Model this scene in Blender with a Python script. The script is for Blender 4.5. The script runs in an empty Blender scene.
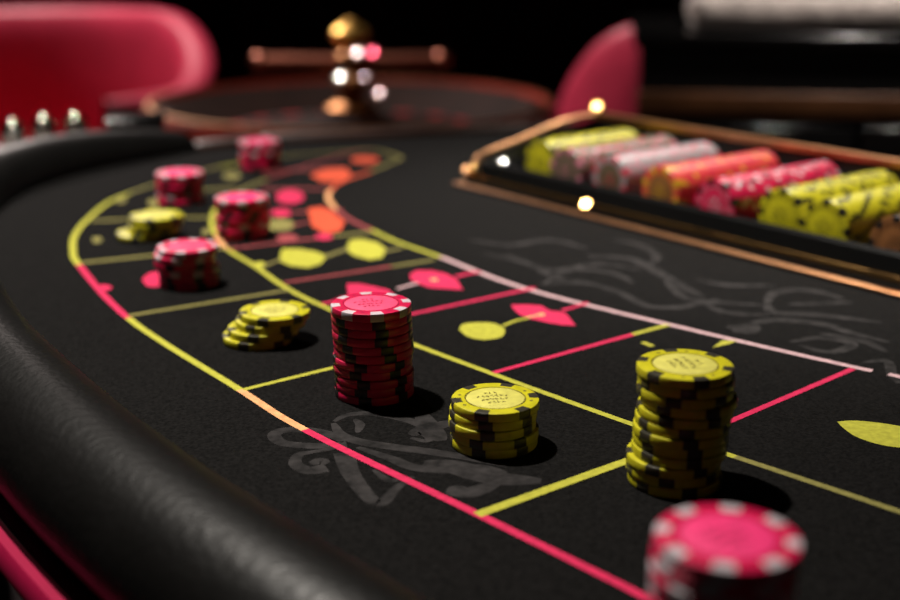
import bpy, bmesh, math, random
from mathutils import Vector, Matrix, noise
random.seed(7)
R = math.radians
scene = bpy.context.scene
C = scene.collection
TZ = 0.97                       # height of the felt above the floor
F, PITCH, CH = 1250.0, R(16.5), 0.22   # focal length in px of the 900 px frame, camera tilt, height over the felt

# ------------------------------------------------------------------ camera
cam_d = bpy.data.cameras.new('camera'); cam = bpy.data.objects.new('camera', cam_d); C.objects.link(cam)
cam.location = (0, 0, TZ + CH); cam.rotation_euler = (R(90) - PITCH, 0, 0)
cam_d.sensor_width = 36; cam_d.lens = F / 900 * 36; cam_d.clip_start = 0.02
cam_d.dof.use_dof = True; cam_d.dof.focus_distance = 0.575; cam_d.dof.aperture_fstop = 4.8
scene.camera = cam

# ------------------------------------------------------------------ world, lamps, exposure
w = bpy.data.worlds.new('dim_room'); scene.world = w; w.use_nodes = True
w.node_tree.nodes['Background'].inputs[0].default_value = (1.0, 0.82, 0.75, 1)
w.node_tree.nodes['Background'].inputs[1].default_value = 0.010
vs = scene.view_settings
vs.view_transform = 'Standard'; vs.look = 'None'; vs.exposure = 0.12; vs.gamma = 1; vs.use_curve_mapping = False

def spot(name, loc, target, watts, angle, radius=0.03, col=(1, .93, .84), blend=.5):
    d = bpy.data.lights.new(name, 'SPOT'); o = bpy.data.objects.new(name, d); C.objects.link(o)
    d.energy = watts; d.spot_size = R(angle); d.spot_blend = blend; d.shadow_soft_size = radius; d.color = col
    o.location = loc
    o.rotation_euler = (Vector(target) - Vector(loc)).to_track_quat('-Z', 'Y').to_euler()
    return o
spot('ceiling_spot_table', (-0.46, 0.90, TZ + 1.32), (-0.28, 0.70, TZ), 142, 71, .028, blend=1)
spot('ceiling_spot_tray', (0.62, 1.62, TZ + 1.30), (0.40, 1.12, TZ), 120, 40, .022, blend=.6)
spot('ceiling_spot_chair', (-1.40, 3.95, 2.6), (-0.88, 2.95, .9), 220, 68, .05, (1, .86, .80), .5)
spot('ceiling_spot_wheel', (-0.75, 1.85, 2.5), (-0.30, 2.4, .9), 40, 46, .015, (1, .88, .76))
spot('ceiling_spot_cabinet', (0.80, 1.75, 2.6), (0.85, 2.3, 1.05), 110, 44, .03, (1, .9, .84), .8)
spot('added_spot_far_chair', (0.0, 2.1, 2.65), (0.62, 3.0, .95), 28, 40, .04, (1, .85, .82), .8)  # extra lamp added to brighten the right-hand chair

# ------------------------------------------------------------------ materials
MATS = {}
def mat(name, col, rough=.5, metal=0, coat=0, sheen=0, bump=0, bscale=200, var=0, vscale=60, spec=.5, emit=None, sheen_r=.4, trans=0):
    if name in MATS: return MATS[name]
    m = bpy.data.materials.new(name); m.use_nodes = True; MATS[name] = m
    nt = m.node_tree; b = nt.nodes['Principled BSDF']
    b.inputs['Base Color'].default_value = (*col, 1); b.inputs['Roughness'].default_value = rough
    b.inputs['Metallic'].default_value = metal; b.inputs['Coat Weight'].default_value = coat
    b.inputs['Coat Roughness'].default_value = .12
    b.inputs['Sheen Weight'].default_value = sheen; b.inputs['Sheen Roughness'].default_value = sheen_r
    b.inputs['Specular IOR Level'].default_value = spec; b.inputs['Transmission Weight'].default_value = trans
    if bump or var:
        tc = nt.nodes.new('ShaderNodeTexCoord')
        def nz(scale):
            n = nt.nodes.new('ShaderNodeTexNoise'); n.inputs['Scale'].default_value = scale; n.inputs['Detail'].default_value = 5
            nt.links.new(tc.outputs['Object'], n.inputs['Vector']); return n
        if bump:
            n = nz(bscale); bp = nt.nodes.new('ShaderNodeBump'); bp.inputs['Strength'].default_value = bump; bp.inputs['Distance'].default_value = .001
            nt.links.new(n.outputs['Fac'], bp.inputs['Height']); nt.links.new(bp.outputs['Normal'], b.inputs['Normal'])
        if var:
            n = nz(vscale); r = nt.nodes.new('ShaderNodeValToRGB')
            r.color_ramp.elements[0].position = .3; r.color_ramp.elements[1].position = .7
            r.color_ramp.elements[0].color = (*[c * (1 - var) for c in col], 1)
            r.color_ramp.elements[1].color = (*[min(1, c * (1 + var)) for c in col], 1)
            nt.links.new(n.outputs['Fac'], r.inputs['Fac']); nt.links.new(r.outputs['Color'], b.inputs['Base Color'])
    return m

felt_m = mat('black_felt', (.0046, .0043, .0042), .95, sheen=.028, sheen_r=.45, bump=.6, bscale=700, var=.8, vscale=620, spec=.06)
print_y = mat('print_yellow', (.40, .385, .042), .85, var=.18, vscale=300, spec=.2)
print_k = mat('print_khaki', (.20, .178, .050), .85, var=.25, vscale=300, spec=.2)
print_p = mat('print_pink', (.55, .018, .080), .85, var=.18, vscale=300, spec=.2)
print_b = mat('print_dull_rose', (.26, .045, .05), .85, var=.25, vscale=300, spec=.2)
print_o = mat('print_orange', (.60, .075, .03), .85, var=.2, vscale=300, spec=.2)
print_w = mat('print_pale_pink', (.55, .36, .38), .85, var=.2, vscale=300, spec=.2)
print_s = mat('print_salmon', (.70, .34, .15), .85, var=.25, vscale=200, spec=.2)
print_g = mat('print_grey', (.019, .0172, .0172), .9, var=.75, vscale=150, spec=.15)
leather_k = mat('black_leather', (.0045, .0042, .004), .36, bump=.4, bscale=260, var=.2, vscale=30, spec=.32)
lacquer_k = mat('black_lacquer', (.006, .006, .006), .18, coat=.4, var=.1, vscale=8)
matte_k = mat('matte_black', (.010, .009, .009), .6, bump=.2, bscale=300, var=.2)
magenta_m = mat('magenta_trim', (.27, .001, .036), .7, spec=.15, var=.08, vscale=40)
brass_m = mat('brass', (.72, .40, .13), .22, metal=1, bump=.05, bscale=120, var=.1, vscale=40)
brass_dull = mat('copper_strip', (.44, .22, .11), .38, metal=1, bump=.05, bscale=120, var=.15, vscale=60)
chrome_m = mat('chrome', (.85, .82, .80), .12, metal=1, bump=.02, bscale=60)
pinkleather = mat('pink_leather', (.55, .035, .085), .45, bump=.25, bscale=240, var=.08, vscale=12, spec=.4)
wood_m = mat('red_mahogany', (.45, .045, .028), .35, coat=.6, var=.35, vscale=18)
wood_d = mat('dark_walnut', (.045, .016, .009), .4, var=.35, vscale=14)
bronze_m = mat('bronze', (.50, .22, .08), .4, metal=1, bump=.05, bscale=80)
wheel_w = mat('wheel_walnut', (.022, .008, .005), .7, var=.35, vscale=14, spec=.08)
gold_m = mat('gold', (.95, .58, .14), .42, metal=1, bump=.05, bscale=80)
towel_m = mat('cream_terry', (.62, .54, .49), .95, sheen=.3, bump=1, bscale=220, var=.25, vscale=90)
curtain_m = mat('dark_curtain', (.012, .008, .008), .9, sheen=.05, var=.3, vscale=6)
carpet_m = mat('dark_carpet', (.012, .006, .007), .95, bump=.6, bscale=300, var=.4, vscale=20)
ceil_m = mat('black_ceiling', (.008, .008, .008), .9, var=.2)
steel_m = mat('grey_steel', (.35, .30, .36), .35, metal=.6, var=.1)
chalk_red = mat('pocket_red', (.4, .01, .02), .4, var=.1); chalk_blk = mat('pocket_black', (.01, .01, .01), .4, var=.1)
def glass(name):
    m = mat(name, (1, 1, 1), .03, trans=0)
    nt = m.node_tree; nt.nodes.clear()
    o = nt.nodes.new('ShaderNodeOutputMaterial'); mx = nt.nodes.new('ShaderNodeMixShader')
    t = nt.nodes.new('ShaderNodeBsdfTransparent'); g = nt.nodes.new('ShaderNodeBsdfGlossy'); fr = nt.nodes.new('ShaderNodeFresnel')
    t.inputs[0].default_value = (.86, .88, .87, 1); g.inputs['Roughness'].default_value = .06; fr.inputs[0].default_value = 1.5
    nt.links.new(fr.outputs[0], mx.inputs[0]); nt.links.new(t.outputs[0], mx.inputs[1]); nt.links.new(g.outputs[0], mx.inputs[2])
    nt.links.new(mx.outputs[0], o.inputs[0]); return m
glass_m = glass('clear_acrylic')

# ------------------------------------------------------------------ helpers
def mesh(name, vs_, fs, m, smooth=None):
    me = bpy.data.meshes.new(name); me.from_pydata([tuple(v) for v in vs_], [], fs)
    for x in (m if isinstance(m, (list, tuple)) else [m]): me.materials.append(x)
    if smooth is not None:
        bm = bmesh.new(); bm.from_mesh(me); bmesh.ops.recalc_face_normals(bm, faces=bm.faces)
        for f in bm.faces: f.smooth = True
        for e in bm.edges:
            if len(e.link_faces) == 2 and e.calc_face_angle(0) > R(smooth): e.smooth = False
        bm.to_mesh(me); bm.free()
    else:
        bm = bmesh.new(); bm.from_mesh(me); bmesh.ops.recalc_face_normals(bm, faces=bm.faces); bm.to_mesh(me); bm.free()
    return me
def obj(name, me, parent=None, loc=None, rot=None):
    o = bpy.data.objects.new(name, me); C.objects.link(o); o.parent = parent
    if loc is not None: o.location = loc
    if rot is not None: o.rotation_euler = rot
    return o
def tag(o, label, cat, group=None):
    o['label'] = label; o['category'] = cat
    if group: o['group'] = group
    return o
def struct(o): o['kind'] = 'structure'; return o
def thing(name, label, cat, loc=(0, 0, 0), rz=0, group=None):
    return tag(obj(name, None, None, loc, (0, 0, rz)), label, cat, group)
def box_data(x0, x1, y0, y1, z0, z1):
    v = [(x, y, z) for z in (z0, z1) for y in (y0, y1) for x in (x0, x1)]
    return v, [(0, 2, 3, 1), (4, 5, 7, 6), (0, 1, 5, 4), (2, 6, 7, 3), (0, 4, 6, 2), (1, 3, 7, 5)]
def box(name, dims, m, parent=None, loc=None, rot=None, bev=0):
    v, f = box_data(*dims); me = mesh(name, v, f, m)
    if bev:
        bm = bmesh.new(); bm.from_mesh(me)
        bmesh.ops.bevel(bm, geom=bm.edges[:], offset=bev, segments=3, profile=.5, affect='EDGES')
        for q in bm.faces: q.smooth = True
        bm.to_mesh(me); bm.free()
    return obj(name, me, parent, loc, rot)
def lathe_data(prof, n=48, closed=False, a0=0, a1=2 * math.pi):
    full = abs(a1 - a0 - 2 * math.pi) < 1e-6
    cols = n if full else n + 1
    v, f = [], []
    for i in range(cols):
        a = a0 + (a1 - a0) * i / n
        for r, z in prof: v.append((r * math.cos(a), r * math.sin(a), z))
    k = len(prof)
    for i in range(n):
        j = (i + 1) % cols
        for q in range(k if closed else k - 1):
            s = (q + 1) % k
            f.append((i * k + q, j * k + q, j * k + s, i * k + s))
    return v, f
def lathe(name, prof, m, parent=None, loc=None, n=48, smooth=35, rot=None):
    v, f = lathe_data(prof, n); return obj(name, mesh(name, v, f, m, smooth), parent, loc, rot)
def tube(name, a, b, r, m, parent=None, n=12):
    a, b = Vector(a), Vector(b); d = b - a; L = d.length
    v, f = lathe_data([(0, 0), (r, 0), (r, L), (0, L)], n)
    q = d.to_track_quat('Z', 'Y').to_matrix()
    return obj(name, mesh(name, [q @ Vector(x) + a for x in v], f, m, 35), parent)
def catmull(pts, n=10, closed=False):
    P = [Vector(p) for p in pts]; out = []
    for i in range(len(P) - 1):
        p0 = P[i - 1] if i else P[0] * 2 - P[1]; p1, p2 = P[i], P[i + 1]
        p3 = P[i + 2] if i + 2 < len(P) else P[-1] * 2 - P[-2]
        for k in range(n):
            t = k / n
            out.append(.5 * ((2 * p1) + (p2 - p0) * t + (2 * p0 - 5 * p1 + 4 * p2 - p3) * t * t + (3 * p1 - p0 - 3 * p2 + p3) * t ** 3))
    out.append(P[-1].copy()); return out
def onfelt(u, v, h=0):           # where the sight line through a pixel of the 900x600 frame meets the table plane
    x, y = (u - 450) / F, (v - 300) / F
    dy = math.cos(PITCH) - math.sin(PITCH) * y; dz = -math.sin(PITCH) - math.cos(PITCH) * y
    t = (CH - h) / -dz
    return Vector((x * t, dy * t))

# ------------------------------------------------------------------ the room
struct(box('floor', (-3.5, 3.5, -2.5, 5.0, -.1, 0), carpet_m))
struct(box('ceiling', (-3.5, 3.5, -2.5, 5.0, 2.8, 2.9), ceil_m))
struct(box('wall_back', (-3.5, 3.5, 5.0, 5.1, 0, 2.8), matte_k))
struct(box('wall_left', (-3.6, -3.5, -2.5, 5.0, 0, 2.8), matte_k))
struct(box('wall_right', (3.5, 3.6, -2.5, 5.0, 0, 2.8), matte_k))
v, f = [], []
N = 420
for i in range(N + 1):
    x = -3.3 + 6.6 * i / N
    y = 4.72 + .07 * math.sin(x * 26 + 1.1 * math.sin(x * 3)) + .02 * math.sin(x * 61)
    v += [(x, y, .02), (x, y, 2.78), (x, y + .03, .02), (x, y + .03, 2.78)]
for i in range(N):
    a, b = i * 4, i * 4 + 4
    f += [(a, b, b + 1, a + 1), (a + 3, b + 3, b + 2, a + 2), (a + 1, b + 1, b + 3, a + 3), (a + 2, b + 2, b, a)]
for a in (0, N * 4): f.append((a, a + 1, a + 3, a + 2))
tag(obj('curtain', mesh('curtain', v, f, curtain_m, 60)), 'black pleated curtain hanging across the whole back of the room', 'curtain')

# ------------------------------------------------------------------ the gaming table
table = thing('gaming_table', 'black felt gaming table with curved padded leather rail and printed betting layout', 'gaming table', (0, 0, 0))
EDGE = [(.62, -.42), (.40, -.135), (.20, .110), (.05, .287), (-.05, .400), (-.10, .4615), (-.1452, .5235), (-.2109, .6221),
        (-.2514, .6935), (-.2882, .7698), (-.330, .868), (-.357, .950), (-.370, 1.030), (-.3650, 1.1050), (-.3380, 1.1800), (-.2980, 1.2420), (-.262, 1.290)]
edge = catmull(EDGE, 8)
U = Vector((math.cos(R(52.5)), -math.sin(R(52.5)))); V = Vector((-U.y, U.x)); O = Vector((.0107, 1.0976))
far = [Vector((-.20, 1.335)), Vector((.095, 1.425)), Vector((.24, 1.40)), Vector((.66, .86)), Vector((1.10, .28)), Vector((1.25, -.1)), Vector((.9, -.5))]
outline = edge + far
n = len(outline)
v = [(p.x, p.y, TZ) for p in outline] + [(p.x, p.y, TZ - .02) for p in outline]
f = [tuple(range(n)), tuple(range(2 * n - 1, n - 1, -1))] + [(i, (i + 1) % n, n + (i + 1) % n, n + i) for i in range(n)]
felt = obj('felt_top', mesh('felt_top', v, f, felt_m), table)
def normals(c):
    out = []
    for i in range(len(c)):
        t = (c[min(i + 1, len(c) - 1)] - c[max(i - 1, 0)]).normalized()
        out.append(Vector((-t.y, t.x)))
    return out
nrm = normals(edge)
if nrm[40].dot(Vector((-1, -.5))) < 0: nrm = [-q for q in nrm]
def sweep(name, prof, m, parent, c=edge, nn=nrm, smooth=40, end=1):
    k = len(prof); v, f = [], []
    for i, (p, q) in enumerate(zip(c, nn)):
        sc_ = 1 - (1 - end) * max(0, (i - len(c) + 22) / 22) ** 1.5
        for o, z in [(a, b_ * sc_ if b_ > 0 else b_) for a, b_ in prof]: v.append((p.x + q.x * o, p.y + q.y * o, TZ + z))
    for i in range(len(c) - 1):
        for j in range(k): f.append((i * k + j, i * k + (j + 1) % k, (i + 1) * k + (j + 1) % k, (i + 1) * k + j))
    f.append(tuple(range(k))); L = (len(c) - 1) * k; f.append(tuple(range(L + k - 1, L - 1, -1)))
    return obj(name, mesh(name, v, f, m, smooth), parent)
rp = [(.0315 - .0310 * math.cos(R(a)), .004 + .030 * math.sin(R(a))) for a in range(-20, 201, 11)]
sweep('padded_rail', rp + [(.047, -.016), (.014, -.016)], leather_k, table, end=.5)
sweep('rail_ledge', [(.012, -.0162), (.0630, -.0162), (.0640, -.019), (.0630, -.034), (.012, -.034)], lacquer_k, table)
sweep('rail_trim', [(.0645, -.0185), (.0650, -.0160), (.0690, -.0160), (.0715, -.0190), (.0715, -.027), (.0645, -.027)], magenta_m, table)
# body under the top: apron and two pedestal feet
ins = [p - q * .05 for p, q in zip(edge, nrm)]
ap = [Vector(p) for p in ins] + [Vector((-.17, 1.28)), Vector((.08, 1.36)), Vector((.21, 1.34)), Vector((.60, .84)), Vector((1.04, .26)), Vector((1.18, -.08)), Vector((.88, -.42))]
n = len(ap)
v = [(p.x, p.y, TZ - .0201) for p in ap] + [(p.x, p.y, TZ - .16) for p in ap]
f = [tuple(range(n)), tuple(range(2 * n - 1, n - 1, -1))] + [(i, (i + 1) % n, n + (i + 1) % n, n + i) for i in range(n)]
obj('apron', mesh('apron', v, f, lacquer_k), table)
for c in ((.0, .95), (.60, .20)):
    lathe('pedestal', [(0, 0), (.26, 0), (.26, .02), (.10, .06), (.075, .12), (.075, .70), (.14, TZ - .16), (0, TZ - .16)], lacquer_k, table, (c[0], c[1], 0))
# wooden edging on the far end
for a, b in zip([Vector((-.262, 1.290))] + far[:3], far[:4]):
    d = (b - a); L = d.length; ang = math.atan2(d.y, d.x)
    box('edge_moulding', (0, L, .0005, .03, -.05, .006), wood_d, table, (a.x, a.y, TZ), (0, 0, ang), .004)

# ---- the print on the felt
PZ = TZ + .00015
ZN = [0]
def strip(name, pts, wd, m, dense=10, parent=felt, taper=None, z=PZ):
    ZN[0] += 1; z += ZN[0] * 7e-7
    c = [Vector(p) for p in pts]
    if dense: c = catmull(c, dense)
    nn = normals(c); v, f = [], []
    for i, (p, q) in enumerate(zip(c, nn)):
        h = wd / 2 * (taper(i / (len(c) - 1)) if taper else 1)
        v += [(p.x + q.x * h, p.y + q.y * h, z), (p.x - q.x * h, p.y - q.y * h, z)]
    for i in range(len(c) - 1): f.append((2 * i, 2 * i + 1, 2 * i + 3, 2 * i + 2))
    me = mesh(name, v, f, m)
    if me.polygons[0].normal.z < 0: me.flip_normals()
    return obj(name, me, parent)
def P(*px): return [onfelt(*p) for p in px]
def cut(curve, a, b): return curve[int(a * (len(curve) - 1)):int(b * (len(curve) - 1)) + 1]
def nearest(curve, px):
    q = onfelt(*px); return min(range(len(curve)), key=lambda i: (curve[i] - q).length)
def coloured(curve, wd, marks):
    # marks: list of (end pixel, material); the line changes colour at each end pixel
    i0 = 0
    for px, m in marks:
        i1 = len(curve) - 1 if px is None else nearest(curve, px)
        if i1 > i0: strip('boundary_line', curve[i0:i1 + 1], wd, m, 0)
        i0 = i1
ow = [Vector((.24, .178)), Vector((.15, .284))] + P((650, 600), (605, 577), (477, 514), (305, 430), (240, 390), (128, 318), (79, 265), (73, 250), (75, 235), (88, 219), (113, 200), (156, 184), (188, 175), (220, 167), (280, 157), (345, 151))
outer = catmull(ow, 16)
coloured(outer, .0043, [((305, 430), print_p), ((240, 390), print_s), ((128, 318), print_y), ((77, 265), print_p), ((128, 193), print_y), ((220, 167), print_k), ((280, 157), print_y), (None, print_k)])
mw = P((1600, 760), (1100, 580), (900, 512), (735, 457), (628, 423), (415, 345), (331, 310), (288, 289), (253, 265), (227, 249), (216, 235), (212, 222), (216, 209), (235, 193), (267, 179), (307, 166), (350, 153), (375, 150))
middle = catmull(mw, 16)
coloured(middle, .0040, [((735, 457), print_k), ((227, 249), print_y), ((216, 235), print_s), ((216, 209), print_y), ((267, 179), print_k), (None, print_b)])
iw = P((2300, 760), (1100, 428), (900, 377), (853, 367), (700, 332), (530, 290), (440, 257), (397, 242), (371, 230), (349, 219), (336, 209), (328, 198), (331, 190), (341, 182), (371, 171), (402, 158))
inner = catmull(iw, 16)
i_a, i_b = nearest(inner, (888, 374)), nearest(inner, (873, 371))
strip('boundary_line', inner[:i_a + 1], .0042, print_w, 0)
innerb = inner[i_b:]
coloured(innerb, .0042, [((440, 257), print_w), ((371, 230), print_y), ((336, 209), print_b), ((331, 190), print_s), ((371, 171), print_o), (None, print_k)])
strip('boundary_line', P((345, 151), (375, 150), (402, 158)), .005, print_k, 6)
def divider(a, b, wd, m, mid=None, m2=None):
    A, B = onfelt(*a), onfelt(*b)
    if mid is None: strip('divider_line', [A, B], wd, m, 0, z=PZ + .00004); return
    M = A.lerp(B, mid)
    strip('divider_line', [A, M], wd, m, 0, z=PZ + .00004); strip('divider_line', [M, B], wd, m2, 0, z=PZ + .00004)
divider((477, 515), (694, 437), .0050, print_y)
divider((694, 437), (853, 369), .0036, print_p)
divider((243, 390), (398, 352), .0034, print_y)
divider((493, 373), (668, 325), .0036, print_p, .78, print_y)
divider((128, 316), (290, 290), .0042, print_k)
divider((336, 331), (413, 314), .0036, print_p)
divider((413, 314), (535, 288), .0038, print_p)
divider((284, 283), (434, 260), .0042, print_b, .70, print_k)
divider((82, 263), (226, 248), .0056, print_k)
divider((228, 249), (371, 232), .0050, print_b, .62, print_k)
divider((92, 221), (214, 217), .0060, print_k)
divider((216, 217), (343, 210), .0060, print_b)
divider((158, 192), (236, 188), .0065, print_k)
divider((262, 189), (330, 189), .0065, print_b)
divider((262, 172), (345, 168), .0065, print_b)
def patch(name, px, m, smooth=True, z=PZ + .00008):
    c = P(*px)
    if smooth: c = catmull(c + [c[0]], 6)[:-1]
    me = mesh(name, [(p.x, p.y, z) for p in c], [tuple(range(len(c)))], m)
    if me.polygons[0].normal.z < 0: me.flip_normals()
    return obj(name, me, felt)
def spot_print(px, rx, ry, m, name='dot_print'):
    return patch(name, [(px[0] + rx * math.cos(a), px[1] + ry * math.sin(a)) for a in [k * math.pi / 5 for k in range(10)]], m)
# leaf and suit prints between the two inner lines
patch('leaf_print', [(459, 330), (462, 325), (472, 323), (490, 323), (500, 326), (505, 330), (503, 336), (495, 339), (482, 340), (468, 337)], print_y)
strip('stem_print', P((503, 326), (516, 321), (529, 318)), .0026, print_y, 4, z=PZ + .00009)
strip('stem_print', P((527, 318), (536, 316), (543, 314)), .0024, print_s, 4, z=PZ + .00011)
patch('suit_print', [(511, 305), (528, 305), (541, 306), (550, 311), (560, 312), (566, 314), (571, 320), (576, 326), (560, 325), (543, 322), (530, 319), (520, 315), (514, 310)], print_p, False)
spot_print((541, 315), 4, 1.4, print_s).location.z = .00006
strip('stem_print', P((562, 311), (575, 307), (588, 303)), .003, print_p, 4, z=PZ + .00009)
patch('suit_print', [(410, 275), (416, 271), (432, 271), (446, 274), (456, 279), (463, 290), (447, 289), (430, 288), (419, 284), (411, 280)], print_p, False)
spot_print((434, 280), 4, 1.4, print_s).location.z = .00006
strip('stem_print', P((397, 289), (408, 286), (418, 283)), .003, print_w, 4, z=PZ + .00009)
strip('stem_print', P((456, 277), (468, 274), (480, 272)), .0042, print_p, 4, z=PZ + .00009)
patch('leaf_print', [(347, 284), (360, 284), (375, 287), (388, 290), (397, 297), (385, 301), (365, 301), (348, 298)], print_p, False)
strip('stem_print', P((322, 304), (333, 302), (345, 297)), .0035, print_p, 4, z=PZ + .00009)
patch('suit_print', [(282, 249), (300, 249), (316, 252), (327, 256), (321, 264), (308, 268), (290, 266), (279, 261)], print_y, False)
patch('suit_print', [(350, 240), (362, 239), (378, 243), (386, 249), (382, 258), (370, 260), (354, 256), (346, 250)], print_y, False)
strip('stem_print', P((325, 257), (336, 253), (348, 249)), .0045, print_k, 4, z=PZ + .00009)
strip('stem_print', P((263, 267), (272, 263), (282, 259)), .003, print_k, 4, z=PZ + .00009)
strip('stem_print', P((384, 252), (393, 250), (402, 248)), .004, print_k, 4, z=PZ + .00009)
spot_print((260, 265), 6, 3, print_y)
spot_print((290, 197), 14, 7, print_p, 'suit_print')
patch('suit_print', [(308, 209), (322, 207), (332, 212), (345, 222), (340, 231), (325, 234), (312, 226)], print_o, False)
spot_print((324, 237), 9, 3, print_p)
spot_print((280, 225), 15, 6, print_k, 'leaf_print')
spot_print((281, 213), 10, 4, print_p)
spot_print((287, 238), 11, 4, print_b)
strip('stem_print', P((292, 226), (300, 224), (310, 222)), .004, print_b, 4, z=PZ + .00009)
patch('suit_print', [(310, 175), (325, 169), (345, 168), (352, 174), (345, 181), (322, 182)], print_o, False)
spot_print((365, 160), 14, 3.5, print_o, 'leaf_print')
patch('leaf_print', [(837, 422), (855, 421), (885, 424), (915, 430), (945, 440), (915, 448), (885, 446), (858, 438), (844, 429)], print_y)
patch('tick_print', [(712, 348), (722, 341), (737, 341), (730, 344)], print_y, False)
patch('tick_print', [(640, 343), (645, 342), (655, 346), (650, 347)], print_y, False)
spot_print((97, 240), 5, 3, print_k); spot_print((121, 200), 5, 3, print_k); spot_print((154, 203), 6, 4, print_k)
spot_print((104, 288), 8, 3, print_p); spot_print((206, 232), 4, 3, print_k); spot_print((232, 176), 9, 3.5, print_k)
patch('leaf_print', [(142, 280), (147, 275), (156, 272), (170, 276), (170, 286), (155, 287), (147, 286)], print_p)
# grey flourishes
FN = []
def flo(px, wpx, prof='mid'):
    t = {'mid': lambda s: .35 + .65 * math.sin(math.pi * min(1, max(0, s))) ** .7, 'end': lambda s: 1 - .75 * s, 'even': lambda s: 1}[prof]
    strip('flourish_print', P(*px), wpx * 1.15, print_g, 8, taper=t, z=PZ - .00013 + FN.__iadd__([0]).__len__() * 2e-6)
def L5(pts): return [(240 + x / 3.75, 390 + y / 3.75) for x, y in pts]
for pts, wd, pf in [
    ([(400, 190), (330, 165), (250, 150), (160, 152), (128, 172), (165, 200), (280, 210), (400, 203)], .0055, 'even'),
    ([(325, 292), (255, 302), (208, 276), (222, 243), (275, 232), (400, 212)], .0075, 'end'),
    ([(262, 276), (300, 268), (330, 275)], .006, 'mid'),
    ([(350, 125), (385, 170), (480, 200), (700, 230), (860, 255), (1000, 285)], .0060, 'mid'),
    ([(352, 118), (400, 95), (470, 88), (560, 98), (650, 120), (720, 160), (700, 190), (640, 180)], .0050, 'mid'),
    ([(390, 235), (420, 320), (515, 425), (590, 365), (650, 325)], .0085, 'end'),
    ([(440, 215), (560, 255), (660, 292), (800, 300), (900, 290), (1000, 310)], .0060, 'mid'),
    ([(640, 170), (690, 150), (720, 185)], .008, 'mid'), ([(430, 110), (450, 130), (440, 160)], .004, 'mid'),
    ([(500, 300), (560, 340), (600, 330)], .0035, 'mid'),
    ([(780, 380), (820, 372), (862, 395)], .006, 'mid'), ([(700, 160), (760, 130), (840, 120)], .007, 'mid')]:
    flo(L5(pts), wd, pf)
def L7(pts): return [(420 + x / 2.727, 320 + y / 2.727) for x, y in pts]
for pts, wd in [([(0, 250), (30, 300), (60, 330)], .010), ([(10, 390), (90, 400), (200, 430), (330, 440)], .012), ([(70, 470), (140, 470), (220, 440)], .008)]:
    flo(L7(pts), wd)
def L6(pts): return [(400 + x / 3, 220 + y / 3) for x, y in pts]
for pts, wd in [([(320, 105), (450, 150), (600, 132), (720, 150)], .007), ([(430, 190), (520, 150), (640, 160), (700, 190)], .006), ([(560, 108), (700, 120), (830, 190), (910, 232)], .008),
    ([(420, 192), (560, 190), (650, 215), (760, 262), (900, 250), (960, 235)], .006), ([(210, 60), (330, 75), (450, 60), (560, 85)], .007), ([(250, 100), (380, 130), (470, 175), (560, 185)], .005),
    ([(640, 60), (720, 75), (770, 110), (740, 140)], .006)]:
    flo(L6(pts), wd)
def L8(pts): return [(660 + x / 3.75, 280 + y / 3.75) for x, y in pts]
for pts, wd in [([(20, 5), (80, 60), (160, 80), (270, 88), (390, 95)], .007), ([(0, 100), (80, 105), (160, 85)], .005), ([(160, 80), (220, 115), (310, 128), (410, 132)], .006),
    ([(400, 90), (420, 55), (480, 38), (580, 42), (690, 72)], .007), ([(480, 92), (600, 88), (720, 84)], .006), ([(400, 90), (430, 122), (600, 132), (830, 160)], .007),
    ([(250, 178), (330, 170), (430, 150), (600, 165), (720, 200), (860, 235)], .007), ([(490, 232), (600, 218), (720, 240), (640, 272), (520, 245)], .006), ([(270, 190), (330, 190), (360, 170)], .010),
    ([(760, 310), (850, 305), (870, 355), (895, 388)], .005), ([(600, 200), (760, 230), (850, 270)], .006), ([(140, 0), (260, 20), (430, 20)], .007)]:
    flo(L8(pts), wd)

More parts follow.
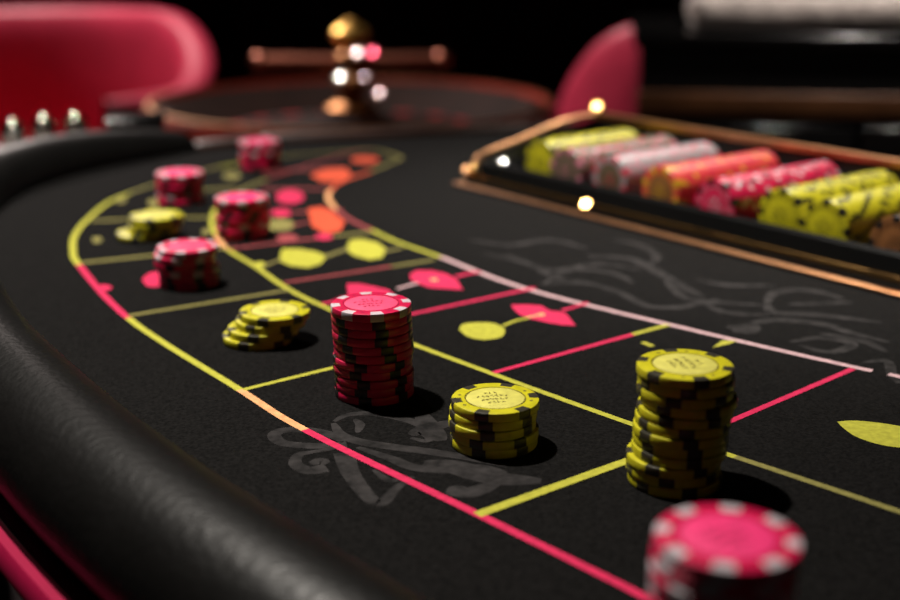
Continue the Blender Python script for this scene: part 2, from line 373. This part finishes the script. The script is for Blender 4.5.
# ------------------------------------------------------------------ poker chips
CR, CT = .0195, .0042
IR = .0132                                      # inlay radius
def chip_prof(g=0.0):
    b = .00055
    return [(IR, CT), (CR - b - .0001, CT + g), (CR - b * .3, CT - b * .25 + g), (CR + g, CT - b), (CR + g, b), (CR - b * .3, b * .25 - g), (CR - b - .0001, -g), (IR, 0)]
def make_meshes(tagname, body, insert, inlay, ringm, printm):
    M = {}
    hb = [(0, 0), (CR - .0007, 0), (CR - .0002, .0002), (CR, .0007), (CR, CT - .0007), (CR - .0002, CT - .0002), (CR - .0007, CT), (IR + .0006, CT), (IR + .0004, CT - .00025), (IR - .0003, CT - .00025), (0, CT - .00025)]
    v, f = lathe_data(hb, 64); M['body'] = mesh('chip_body', v, f, body, 30)
    g = .00004
    pi_ = [(IR + .0020, CT + g), (CR - .0007, CT + g), (CR - .0002 + g, CT - .0002 + g), (CR + g, CT - .0007), (CR + g, .0007), (CR - .0002 + g, .0002 - g * .2), (CR - .0007, 0.00002), (IR + .0020, .00002)]
    v, f = lathe_data(pi_, 6, closed=True, a0=-R(9.5), a1=R(9.5)); k = len(pi_)
    f += [tuple(range(k)), tuple(range(6 * k + k - 1, 6 * k - 1, -1))]
    M['insert'] = mesh('edge_insert', v, f, insert, 30)
    v, f = lathe_data([(0, CT - .0002), (IR - .0004, CT - .0002), (IR - .0003, CT - .0001), (IR - .0007, CT + .00003), (0, CT + .00003)], 48)
    M['inlay'] = mesh('inlay', v, f, inlay, 30)
    # small print on the inlay: rows of short strokes, like lettering, and a ring of little diamonds on the rim
    v, f = [], []
    rnd = random.Random(5)
    def quad(cx, cy, lx, ly, a):
        c, s = math.cos(a), math.sin(a); i = len(v)
        for x, y in ((-lx, -ly), (lx, -ly), (lx, ly), (-lx, ly)): v.append((cx + x * c - y * s, cy + x * s + y * c, CT + .00006))
        f.append((i, i + 1, i + 2, i + 3))
    for row, (yy, half) in enumerate(((.0062, .0030), (.0026, .0072), (-.0012, .0060), (-.0048, .0036))):
        x = -half
        while x < half:
            for _ in range(3): quad(x + rnd.uniform(-.0004, .0004), yy + rnd.uniform(-.0009, .0009) - .10 * abs(x), rnd.uniform(.0004, .0010), rnd.uniform(.0002, .00034), rnd.choice((0, R(90), R(35), R(-40))))
            x += .0021
    M['print'] = mesh('inlay_print', v, f, printm)
    v, f = [], []
    for i in range(8):
        a = R(45 * i + 22.5); quad((CR - .0034) * math.cos(a), (CR - .0034) * math.sin(a), .0007, .0007, a + R(45))
    for i in range(48):
        a = R(7.5 * i + 3.75); quad((IR + .00005) * math.cos(a), (IR + .00005) * math.sin(a), .00022, .00092, a)
    v = [(x, y, CT + .00003) for x, y, z in v]
    M['ring'] = mesh('rim_print', v, f, printm)
    return M
def cm(n, c, **k): return mat(n, c, k.pop('rough', .34), bump=.12, bscale=600, var=k.pop('var', .12), vscale=k.pop('vscale', 220), spec=.45, **k)
pinkb = cm('chip_pink', (.56, .008, .064)); pinki = cm('chip_pink_inlay', (.80, .060, .16), rough=.55); pinkr = cm('chip_pink_print', (.42, .012, .06))
whiteb = cm('chip_white', (.56, .48, .52)); blackb = cm('chip_black', (.012, .010, .010))
yelb = cm('chip_yellow', (.52, .475, .014)); yeli = cm('chip_yellow_inlay', (.57, .53, .10), rough=.55); yelr = cm('chip_yellow_print', (.17, .14, .03)); glare_grey = cm('chip_insert_glare_grey', (.040, .036, .024), rough=.30)  # insert colour is black lifted to grey for glare on the chip tops
hotb = cm('chip_hot_pink', (.66, .008, .075)); hoti = cm('chip_hot_pink_inlay', (.86, .030, .18), rough=.6)
MK = {'pw': make_meshes('pw', pinkb, whiteb, pinki, pinkr, pinkr), 'pb': make_meshes('pb', pinkb, blackb, pinki, pinkr, pinkr),
      'y': make_meshes('y', yelb, glare_grey, yeli, yelr, yelr), 'hb': make_meshes('hb', hotb, blackb, hoti, pinkr, pinkr), 'hw': make_meshes('hw', hotb, whiteb, hoti, pinkr, pinkr)}
def chip(kind, loc, rz, label, group, face=True, tilt=None, inserts=8, name='poker_chip', phase=0):
    M = MK[kind]
    if kind in ('y', 'pb', 'hb'): inserts = 6
    root = tag(obj(name, M['body'], None, loc, (0, 0, rz)), label, 'poker chip', group)
    if tilt is not None: root.rotation_mode = 'QUATERNION'; root.rotation_quaternion = tilt
    for k in range(inserts): obj('edge_insert', M['insert'], root, None, (0, 0, 2 * math.pi * k / inserts))
    if face:
        inl = obj('inlay', M['inlay'], root); obj('inlay_print', M['print'], inl); obj('rim_print', M['ring'], root)
    return root
ORD = ['top', 'second', 'third', 'fourth', 'fifth', 'sixth', 'seventh', 'eighth', 'ninth', 'tenth', 'eleventh', 'twelfth', 'thirteenth', 'fourteenth', 'fifteenth', 'sixteenth']
def stack(base, offs, kinds, desc, colour, group, seed, rots=None, name='poker_chip'):
    # offs: list bottom -> top of (dx, dy) in metres; kinds the same length
    rnd = random.Random(seed); n = len(offs)
    for i, (dx, dy) in enumerate(offs):
        pos = n - 1 - i
        if pos == 0: lab = f'top {colour} chip of the {desc}'
        elif pos == n - 1: lab = f'bottom {colour} chip of the {desc}'
        else: lab = f'{ORD[pos]} {colour} chip from the top of the {desc}'
        rz = rots[i] if rots and rots[i] is not None else rnd.uniform(0, 2 * math.pi)
        shown = pos == 0 or math.hypot(offs[i + 1][0] - dx, offs[i + 1][1] - dy) > .0025
        chip(kinds[i], (base[0] + dx, base[1] + dy, TZ + .0003 + i * (CT + .00006)), rz, lab, group, shown)
def jit(n, s, seed, lean=(0, 0)):
    r = random.Random(seed)
    return [(r.uniform(-s, s) + lean[0] * i, r.uniform(-s, s) + lean[1] * i) for i in range(n)]
G = 'chip stacks on the betting layout'
b = onfelt(375, 393)
kr = ['pb'] * 10 + ['pw']; kr[0] = 'pb'
offs = jit(11, .0005, 3, (-.00012, -.0001)); 
stack(b, offs, kr, 'tall pink stack at the centre', 'pink', G, 4, [R(20), R(14), R(18), R(8), R(16), R(-2), R(-6), R(-14), R(-12), R(-16), R(12)])
b = onfelt(272, 340)
stack(b, [(-.0075, -.0012), (-.0045, -.0006), (-.0003, .0010), (.0020, .0015)], ['y'] * 4, 'low slipped yellow stack', 'yellow', G, 9, [R(14), R(22), R(2), R(18)])
b = onfelt(494, 443)
stack(b, jit(5, .0009, 12), ['y'] * 5, 'neat short yellow stack', 'yellow', G, 10, [R(8), R(3), R(22), R(18), R(10)])
b = onfelt(677, 480)
toff = [(-.0012, 0), (-.0020, .0004), (-.0022, -.0002), (.0, .0), (.0004, .0006), (.0002, -.0004), (.0010, .0002), (.0016, 0), (.0030, .0004), (.0012, .0), (.0014, .0002), (.0006, 0)]
stack(b, toff, ['y'] * 12, 'tall yellow stack at the right', 'yellow', G, 14)
b = onfelt(726, 535, .0645)
stack(b, jit(15, .0006, 31), ['hw'] * 15, 'nearest hot pink stack', 'hot pink', G, 16, [None] * 14 + [R(30)])
b = onfelt(188, 284)
stack(b, [(.0012, 0), (.0016, .0004), (.001, 0), (-.0012, .0003), (-.0008, 0), (.0012, 0)], ['pb', 'pb', 'pw', 'pb', 'pw', 'pw'], 'pink stack left of centre', 'pink', G, 18)
b = onfelt(157, 237)
stack(b, [(-.0100, .0), (-.0015, .0003), (.0, .0), (.0010, .0002)], ['y'] * 4, 'small far-left yellow stack', 'yellow', G, 20)
b = onfelt(244, 236)
stack(b, jit(7, .0006, 40), ['hb', 'hb', 'hw', 'hb', 'hb', 'hb', 'hw'], 'pink stack touching the middle line', 'pink', G, 22)
b = onfelt(181, 202)
stack(b, jit(6, .0006, 41), ['hb', 'hw', 'hb', 'hb', 'hb', 'hw'], 'pink stack behind small yellow stack', 'pink', G, 24)
b = onfelt(260, 167)
stack(b, [(0, 0), (.0004, 0), (.0, .0003), (.001, 0), (.0006, .0), (0, 0)], ['hb', 'hb', 'hb', 'hw', 'hb', 'hw'], 'farthest pink stack', 'pink', G, 26)

# ------------------------------------------------------------------ the chip tray
TA = math.atan2(U.y, U.x)
tray = thing('chip_tray', 'long black chip tray with brass rails and clear end panel set into the felt', 'chip tray', (O.x, O.y, TZ), TA)
TL, TW, TH = .62, .166, .050            # length along the front, depth, height at the back
def tp(name, dims, m, bev=0, rot=None, loc=None): return box(name, dims, m, tray, loc, rot, bev)
tp('felt_trim', (-.012, TL, -.002, .004, .0002, .003), brass_dull, .001)
tp('felt_trim', (-.012, -.006, .004, TW + .02, .0002, .003), brass_dull, .001)
tp('tray_floor', (-.002, TL, .012, TW, .0002, .005), lacquer_k)
# front lip: sloping black moulding with a brass bead
def prism(name, prof, x0, x1, m, smooth=30):
    k = len(prof); v = [(x0, y, z) for y, z in prof] + [(x1, y, z) for y, z in prof]
    f = [tuple(range(k)), tuple(range(2 * k - 1, k - 1, -1))] + [(i, (i + 1) % k, k + (i + 1) % k, k + i) for i in range(k)]
    return obj(name, mesh(name, v, f, m, smooth), tray)
prism('front_lip', [(.0045, .0002), (.0055, .006), (.012, .009), (.016, .021), (.019, .0235), (.0225, .0225), (.0235, .005), (.0235, .0002)], -.002, TL, lacquer_k)
prism('front_bead', [(.0070, .0072), (.0080, .0098), (.0105, .0106), (.0118, .0092)], -.001, TL, brass_m)
prism('back_wall', [(TW, .0002), (TW, TH - .003), (TW + .005, TH - .003), (TW + .005, .0002)], -.002, TL, matte_k)
prism('back_rail', [(TW - .003, TH - .003), (TW - .003, TH + .002), (TW + .001, TH + .003), (TW + .006, TH + .002), (TW + .007, TH - .003)], -.004, TL, brass_dull)
# clear end panel with a brass rail that climbs from the lip to the back wall
pts = [(.018, .0002), (.018, .022), (TW, TH - .003), (TW, .0002)]
for x in (-.002,):
    v = [(x, y, z) for y, z in pts] + [(x + .003, y, z) for y, z in pts]
    obj('end_panel', mesh('end_panel', v, [(0, 1, 2, 3), (7, 6, 5, 4), (0, 4, 5, 1), (1, 5, 6, 2), (2, 6, 7, 3), (3, 7, 4, 0)], glass_m), tray)
    c = [(.012, .012), (.016, .022), (.026, .0275), (.06, .0345), (.12, .0475), (TW - .012, TH), (TW, TH + .001)]
    cc = catmull([(a, b_) for a, b_ in c], 6); k = 8; v, f = [], []
    for i, p in enumerate(cc):
        t = (cc[min(i + 1, len(cc) - 1)] - cc[max(i - 1, 0)]).normalized(); nn = Vector((-t.y, t.x))
        for j in range(k):
            a = 2 * math.pi * j / k; v.append((x + .0015 + .0026 * math.cos(a), p.x + nn.x * .0026 * math.sin(a), p.y + nn.y * .0026 * math.sin(a)))
    for i in range(len(cc) - 1):
        for j in range(k): f.append((i * k + j, i * k + (j + 1) % k, (i + 1) * k + (j + 1) % k, (i + 1) * k + j))
    f += [tuple(range(k)), tuple(range(len(v) - 1, len(v) - k - 1, -1))]
    obj('end_rail', mesh('end_rail', v, f, brass_dull, 50), tray)
sp = lathe_data([(0, -.0052)] + [(.0052 * math.cos(R(a)), .0052 * math.sin(R(a))) for a in range(-75, 76, 15)] + [(0, .0052)], 16)
for y, z in ((TW + .001, TH + .002), (.012, .013)):
    o = obj('corner_knob', mesh('corner_knob', sp[0], sp[1], brass_m, 60), tray, (-.0005, y, z))
LT = (0.62, 1.62, TZ + 1.30); LK = (-0.46, 0.90, TZ + 1.32)
RI = Matrix.Rotation(-TA, 3, 'Z')
GLINT_DOMES = [((-.0062, .053, .0165), LK, .0035, .025, chrome_m), ((-.0062, .102, .0245), LK, .0035, .04, chrome_m), ((-.004, TW + .001, TH + .0075), LK, .005, .05, brass_m), ((.152, .0066, .0100), LK, .004, .05, brass_m), ((-.004, .008, .0150), LK, .004, .014, brass_dull)]
TRAY_GLINTS = GLINT_DOMES
# rows of chips lying in the tray
def simple_chip(nm, body, insert):
    prof = [(0, 0), (CR - .0004, 0), (CR, .0004), (CR, CT - .0004), (CR - .0004, CT), (0, CT)]
    n = 32; v, f = lathe_data(prof, n); k = len(prof)
    me = mesh(nm, v, f, [body, insert])
    for p in me.polygons:
        c = p.center; a = (math.degrees(math.atan2(c.y, c.x)) + 360) % 360; r = math.hypot(c.x, c.y)
        p.use_smooth = False
        if r > .012 and int(a / 11.25) % 4 == 0: p.material_index = 1
    return me
def tchip(nm, b_, i_, inl):
    return make_meshes(nm, b_, i_, inl, i_, i_)
ash = cm('chip_ash', (.30, .29, .30)); ashred = cm('chip_ash_insert', (.55, .03, .06)); olive = cm('chip_olive', (.10, .085, .05)); orange = cm('chip_orange', (.62, .06, .05)); orangei = cm('chip_orange_insert', (.60, .38, .02))
brown = cm('chip_brown', (.22, .09, .03)); palepink = cm('chip_pale_pink', (.62, .20, .28))
ROWS = [  # u, first v, count, kind name, body, insert, inlay, words
    (.052, .046, 25, 'yt', yelb, glare_grey, yelb, 'yellow', 'leftmost yellow row'),
    (.098, .034, 28, 'ol', olive, palepink, olive, 'dark olive', 'olive row'),
    (.146, .038, 27, 'as', ash, ashred, olive, 'ash grey', 'grey row'),
    (.206, .034, 29, 'or', orange, orangei, brown, 'orange red', 'orange row'),
    (.266, .028, 30, 'pk', pinkb, whiteb, pinkb, 'pink', 'pink row'),
    (.318, .038, 28, 'y1', yelb, blackb, yelb, 'yellow', 'middle yellow row'),
    (.360, .032, 29, 'y2', yelb, blackb, yelb, 'yellow', 'right-hand yellow row'),
    (.420, .024, 30, 'br', brown, blackb, brown, 'brown', 'brown row')]
rnd = random.Random(77)
def ordinal(k):
    ones = ['', 'first', 'second', 'third', 'fourth', 'fifth', 'sixth', 'seventh', 'eighth', 'ninth', 'tenth', 'eleventh', 'twelfth', 'thirteenth', 'fourteenth', 'fifteenth', 'sixteenth', 'seventeenth', 'eighteenth', 'nineteenth', 'twentieth']
    return ones[k] if k <= 20 else ('thirtieth' if k == 30 else ('twenty-' if k < 30 else 'thirty-') + ones[k % 10])
for u, v0, cnt, nm, bm_, im_, inl, col, words in ROWS:
    me = simple_chip('tray_chip_' + nm, bm_, im_)
    MK[nm] = make_meshes(nm, bm_, blackb if nm == 'pk' else im_, inl, im_, im_)
    me2 = simple_chip('tray_chip_b_' + nm, bm_, {'pk': blackb, 'ol': ashred, 'as': palepink, 'or': pinkb}.get(nm, im_))
    p0 = O + U * u + V * v0
    for i in range(cnt):
        q = p0 + V * (i * (CT + .00008))
        loc = Vector((q.x, q.y, TZ + .0054 + CR + .0002)) + Vector((rnd.uniform(-1, 1) * .0002 * U.x, rnd.uniform(-1, 1) * .0002 * U.y, 0))
        # the axis of the chip lies along the tray's depth; the face of the first one looks back at the players
        rot = Matrix(((U.x, 0, -V.x), (U.y, 0, -V.y), (0, 1, 0))).to_quaternion()   # local z -> -V
        rot = rot @ Matrix.Rotation(rnd.uniform(0, 6.28) if nm != 'y2' else i * .13 + rnd.choice((0, 0, .2)), 3, 'Z').to_quaternion()
        loc = loc + Vector((V.x, V.y, 0)) * CT
        if i == 0:
            chip(nm, loc, 0, f'front chip of the {words} in the chip tray, face showing', f'chips of the tray\'s {words}', True, rot)
        else:
            o = tag(obj('poker_chip', rnd.choice((me, me2)), None, loc), f'{ordinal(i + 1)} {col} chip on edge from the front of the tray\'s {words}', 'poker chip', f'chips of the tray\'s {words}')
            o.rotation_mode = 'QUATERNION'; o.rotation_quaternion = rot
for ud in (.028, .075, .122, .176, .236, .292, .339, .390, .445, .49, .535, .58):
    tp('row_divider', (ud - .0006, ud + .0006, .0237, TW - .0005, .005, .0125), matte_k)

# ------------------------------------------------------------------ things behind the table
# black block at the end of the rail
q = Vector((-.352, 1.40)) 
blk = thing('dealing_shoe', 'small black box at the far end of the padded rail', 'box', (q.x, q.y, 0), R(12))
box('body', (-.03, .03, -.03, .03, .9, .984), matte_k, blk, None, None, .003)
box('lid', (-.032, .032, -.032, .032, .9842, .990), lacquer_k, blk, None, None, .002)
box('post', (-.012, .012, -.012, .012, .02, .8998), matte_k, blk)
box('foot', (-.05, .05, -.05, .05, 0, .0198), matte_k, blk, None, None, .005)

# roulette wheel on its own lower table
WX, WY, WZ = -.187, 2.40, .757
rt = thing('wheel_table', 'dark wooden table carrying the roulette wheel', 'table', (WX, WY, 0))
lathe('tabletop', [(0, .70), (.50, .70), (.51, .71), (.51, .750), (.50, .757), (0, .757)], wood_d, rt, n=64)
lathe('pedestal', [(0, 0), (.30, 0), (.30, .03), (.09, .08), (.07, .2), (.07, .6), (.14, .6998), (0, .6998)], wood_d, rt)
wh = thing('roulette_wheel', 'red mahogany roulette wheel with gilt turret behind the table', 'roulette wheel', (WX, WY, WZ + .0005), 0)
lathe('bowl', [(0, .001), (.28, .001), (.372, .060), (.372, .108), (.35, .114), (.29, .075), (.262, .06), (.2605, .045), (0, .045)], wheel_w, wh, n=96)
v, f = lathe_data([(.282, 0), (.386, 0), (.394, .020), (.397, .060), (.396, .100), (.388, .117), (.376, .120), (.3725, .112), (.3725, .060)], 96, True); obj('bowl_wall', mesh('bowl_wall', v, f, wood_m, 40), wh)
v, f = lathe_data([(.376, .1203), (.384, .1195), (.3845, .1225), (.377, .1235)], 96, True); obj('rim_band', mesh('rim_band', v, f, brass_dull, 40), wh)
rot_ = lathe('rotor', [(0, .046), (.258, .046), (.258, .062), (.20, .068), (.10, .085), (.04, .10), (0, .10)], wheel_w, wh, n=72)
pm = None
for k in range(37):
    a = 2 * math.pi * k / 37; da = 2 * math.pi / 37 * .46
    if k < 3:
        v = [(r * math.cos(s * da), r * math.sin(s * da), z) for z in (.0625, .0655) for r, s in ((.212, -1), (.252, -1), (.252, 1), (.212, 1))]
        fm = mesh('pocket', v, [(0, 3, 2, 1), (4, 5, 6, 7), (0, 1, 5, 4), (1, 2, 6, 5), (2, 3, 7, 6), (3, 0, 4, 7)], [chalk_red, chalk_blk, mat('pocket_green', (.01, .2, .05), .4, var=.1)][k])
        if k == 0: pr_ = fm
        elif k == 1: pb_ = fm
        else: pg_ = fm
for k in range(37):
    obj('pocket', pg_ if k == 0 else (pr_ if k % 2 else pb_), rot_, None, (0, 0, 2 * math.pi * k / 37))
tur = lathe('turret', [(0, .1005), (.048, .1005), (.05, .108), (.03, .118), (.022, .135), (.034, .148), (.036, .158), (.024, .170), (.018, .178), (.028, .184), (.032, .194), (.029, .206), (.016, .212), (.012, .218), (0, .218)], bronze_m, wh, n=40)
rc_m = mat('rose_copper', (.62, .22, .15), .38, metal=1, bump=.05, bscale=60)
for k in (0, 2):
    a = R(6 + 90 * k); c, s = math.cos(a), math.sin(a)
    arm = tube('turret_arm', (.026 * c, .026 * s, .193), (.165 * c, .165 * s, .195), .0135, rc_m, wh)
    v, f = lathe_data([(0, -.017)] + [(.017 * math.cos(R(t)), .017 * math.sin(R(t))) for t in range(-75, 76, 15)] + [(0, .017)], 20)
    obj('knob', mesh('knob', v, f, rc_m, 60), arm, (.172 * c, .172 * s, .195))
fin = lathe('finial', [(0, .2185), (.014, .2185), (.012, .222), (.028, .229), (.036, .240), (.034, .251), (.022, .260), (.010, .264), (.012, .268), (0, .273)], gold_m, wh, n=32)
# mirror domes added round the turret, tilted to glint the ceiling lamp at the camera
def stud(parent, pos, world, nrm_, rad, curv, m, name='turret_glint_dome'):
    prof = [(rad * k / 8, -(rad * k / 8) ** 2 / (2 * curv)) for k in range(9)][::-1]
    prof = [(0, prof[0][1] - .002), (rad, prof[0][1] - .002)] + prof
    v, f = lathe_data(prof, 28)
    o = obj(name, mesh(name, v, f, m, 50), parent, pos)
    o.rotation_euler = nrm_.to_track_quat('Z', 'Y').to_euler(); return o
def half(world, lamp): return ((cam.location - world).normalized() + (Vector(lamp) - world).normalized()).normalized()
LW = (-0.75, 1.85, 2.5)
mauve_m = mat('mauve_metal', (.42, .30, .33), .12, metal=1, bump=.02, bscale=60); rose_m = mat('rose_metal', (.75, .10, .18), .12, metal=1, bump=.02, bscale=60)
for x, y, z, r, m_ in ((-.0185, -.040, .170, .014, chrome_m), (.027, -.036, .170, .013, mauve_m), (.014, -.040, .214, .013, mat('pale_rose_metal', (.72, .55, .56), .12, metal=1)), (.042, -.034, .214, .012, rose_m), (.054, -.036, .139, .012, mauve_m)):
    wp = Vector((WX + x, WY + y, WZ + z)); stud(tur, (x, y, z), wp, half(wp, LW), r, .085, m_)

for (x, y, z), lamp, r, cv, m_ in TRAY_GLINTS:
    wp = Vector((O.x + U.x * x + V.x * y, O.y + U.y * x + V.y * y, TZ + z)); stud(tray, (x, y, z), wp, RI @ half(wp, lamp), r, cv, m_, 'tray_glint_dome')  # small domes added to the tray, turned to the lamp for bright glints

# barrel chairs
def barrel_chair(name, label, loc, rz, top=1.03, arm=.895, rad=.315, qs=(.38, .5)):
    t = thing(name, label, 'chair', loc, rz, 'pink leather chairs')
    v, f = [], []; K = 20; A = 44
    for i in range(A + 1):
        s = -1 + 2 * i / A; a = s * R(128)
        q = min(1, max(0, (abs(s) - qs[0]) / qs[1])); q = q * q * (3 - 2 * q)
        zt = top + (arm - top) * q
        th = .052
        if abs(s) > .93: th *= math.sqrt(max(.04, 1 - ((abs(s) - .93) / .075) ** 2))
        zb = .42; lean = .05
        prof = []
        for j in range(K):
            w_ = 2 * math.pi * j / K
            cx, cz = math.cos(w_), math.sin(w_)
            e = .55
            px = th * math.copysign(abs(cx) ** e, cx) ; pz = math.copysign(abs(cz) ** .35, cz)
            z = zb + (zt - zb) * (pz * .5 + .5)
            prof.append((rad + px + lean * (z - zb) / .6, z))
        for r, z in prof: v.append((r * math.sin(a), r * math.cos(a), z))
    for i in range(A):
        for j in range(K): f.append((i * K + j, i * K + (j + 1) % K, (i + 1) * K + (j + 1) % K, (i + 1) * K + j))
    f += [tuple(range(K)), tuple(range(len(v) - 1, len(v) - K - 1, -1))]
    obj('backrest', mesh('backrest', v, f, pinkleather, 70), t)
    k_ = rad / .315
    lathe('seat', [(r * k_, z) for r, z in [(0, .40), (.245, .40), (.262, .415), (.265, .47), (.25, .50), (.20, .512), (0, .516)]], pinkleather, t, n=48)
    lathe('seat_base', [(r * k_, z) for r, z in [(0, .33), (.30, .33), (.32, .345), (.32, .385), (.30, .3995), (0, .3995)]], lacquer_k, t, n=48)
    for sx in (-1, 1):
        for sy in (-1, 1):
            tube('leg', (sx * .20, sy * .20, .3302), (sx * .24, sy * .24, 0.001), .016, matte_k, t)
    return t
barrel_chair('barrel_chair', 'large pink leather barrel chair at the far left, facing the table', (-1.165, 3.36, 0), R(-8), .968, .80, .455, (.22, .55))
barrel_chair('barrel_chair', 'pink leather barrel chair partly hidden by the black cabinet', (.645, 3.0, 0), R(178), 1.008, .72, .32, (.26, .60))

# domed chrome cups added to make bright glints, on a ledge outside the rail
ch = thing('drinks_shelf', 'dark grey drinks shelf beyond the far bend of the rail', 'shelf', (0, 0, 0))
def band(name, o0, o1, z0, z1, m, parent, i0, i1):
    c, nn = edge[i0:i1], nrm[i0:i1]
    return sweep(name, [(o0, z0), (o1, z0), (o1, z1), (o0, z1)], m, parent, c, nn)
i0, i1 = 84, 116
band('shelf_board', .078, .20, -.012, .004, mat('sheen_grey_leather', (.13, .115, .105), .45, bump=.4, bscale=400, var=.2), ch, i0, i1)  # leather grey lightened to stand in for the sheen along the rail
for i in (i0 + 6, i1 - 8):
    p = edge[i] + nrm[i] * .14; tube('support', (p.x, p.y, 0.001), (p.x, p.y, TZ - .0121), .018, matte_k, ch)
for (px, py, sc_), words in zip(((12, 122, 1), (43, 118, 1), (47, 137, .45), (75, 116, 1)), ('leftmost', 'second from left', 'smallest and nearest', 'rightmost')):
    q = onfelt(px, py, .004 + .030 * sc_)
    g = thing('glint_cup', f'{words} of the four lidded chrome cups added as bright glints on the drinks shelf', 'cup', (q.x, q.y, TZ + .0042), 0, 'chrome cups on the drinks shelf')
    g.scale = (1, 1, sc_)
    lathe('bowl', [(0, 0), (.010, 0), (.0105, .001), (.011, .012), (.0115, .0195), (.0110, .0200), (.0105, .0195), (.0098, .004), (0, .003)], chrome_m, g, n=32)
    cup_m = mat('warm_steel', (.85, .70, .60), .14, metal=1, bump=.02, bscale=60)
    lathe('domed_lid', [(.0118, .0213), (.0117, .0235), (.0108, .0265), (.0090, .0295), (.0065, .0318), (.0035, .0330), (0, .0334), (0, .0213)], cup_m, g, n=32, smooth=80)
    v, f = lathe_data([(.0112 + .0012 * math.cos(R(a)), .0200 + .0012 * math.sin(R(a))) for a in range(0, 360, 45)], 32, True)
    obj('rim', mesh('rim', v, f, chrome_m, 60), g)

# black cabinet with a folded cream towel
cab = thing('cabinet', 'tall black cabinet with brown wooden band behind the chip tray', 'cabinet', (.325, 2.16, 0), R(-7))
box('body', (0, 1.1, 0, .45, .06, .998), lacquer_k, cab, None, None, .004)
box('top', (-.012, 1.112, -.012, .46,   .9982, 1.023), lacquer_k, cab, None, None, .006)
box('plinth', (.02, 1.08, .02, .43, 0, .0598), matte_k, cab)
box('wooden_band', (-.004, 1.1, -.012, -.0002, .885, .925), mat('brown_band', (.14, .055, .02), .4, var=.3, vscale=14), cab, None, None, .003)
for x in (.02, .375, .73):
    d = box('door', (x, x + .345, -.010, -.0003, .08, .87), lacquer_k, cab, None, None, .003)
    tube('handle', (x + .31, -.022, .45), (x + .31, -.022, .60), .006, brass_m, d)
v, f = [], []; NX, NK = 80, 28
for i in range(NX + 1):
    x = i / NX; ee = min(1, math.sqrt(max(0, 1 - (max(0, .03 - x) / .03) ** 2)), math.sqrt(max(0, 1 - (max(0, x - .97) / .03) ** 2))) * .95 + .05
    for j in range(NK):
        a = 2 * math.pi * j / NK; c_, s_ = math.cos(a), math.sin(a)
        y = .10 * math.copysign(abs(c_) ** .5, c_) * ee; z = .031 + .031 * math.copysign(abs(s_) ** .6, s_) * ee
        nz_ = noise.noise(Vector((x * 26, y * 30, z * 40))) * .010 + noise.noise(Vector((x * 70, y * 70, z * 80))) * .009
        v.append((x * .80, y, max(0, z + (nz_ if z > .03 else 0))))
for i in range(NX):
    for j in range(NK): f.append((i * NK + j, i * NK + (j + 1) % NK, (i + 1) * NK + (j + 1) % NK, (i + 1) * NK + j))
f += [tuple(range(NK)), tuple(range(len(v) - 1, len(v) - NK - 1, -1))]
tag(obj('folded_towel', mesh('folded_towel', v, f, towel_m, 70), None, (.42, 2.285, 1.0235), (0, 0, R(-7))), 'fluffy cream folded towel lying on top of the black cabinet', 'towel')
# slim post at the left edge
po = thing('metal_post', 'slim grey metal post at the left edge behind the pink chair', 'post', (-1.51, 4.25, 0))
lathe('pole', [(0, .03), (.014, .03), (.014, 1.6), (0, 1.6)], steel_m, po, n=20)
lathe('base', [(0, 0), (.12, 0), (.12, .012), (.02, .0298), (0, .0298)], steel_m, po, n=32)
lathe('cap', [(0, 1.6002), (.02, 1.6002), (.022, 1.62), (.01, 1.64), (0, 1.642)], steel_m, po, n=20)
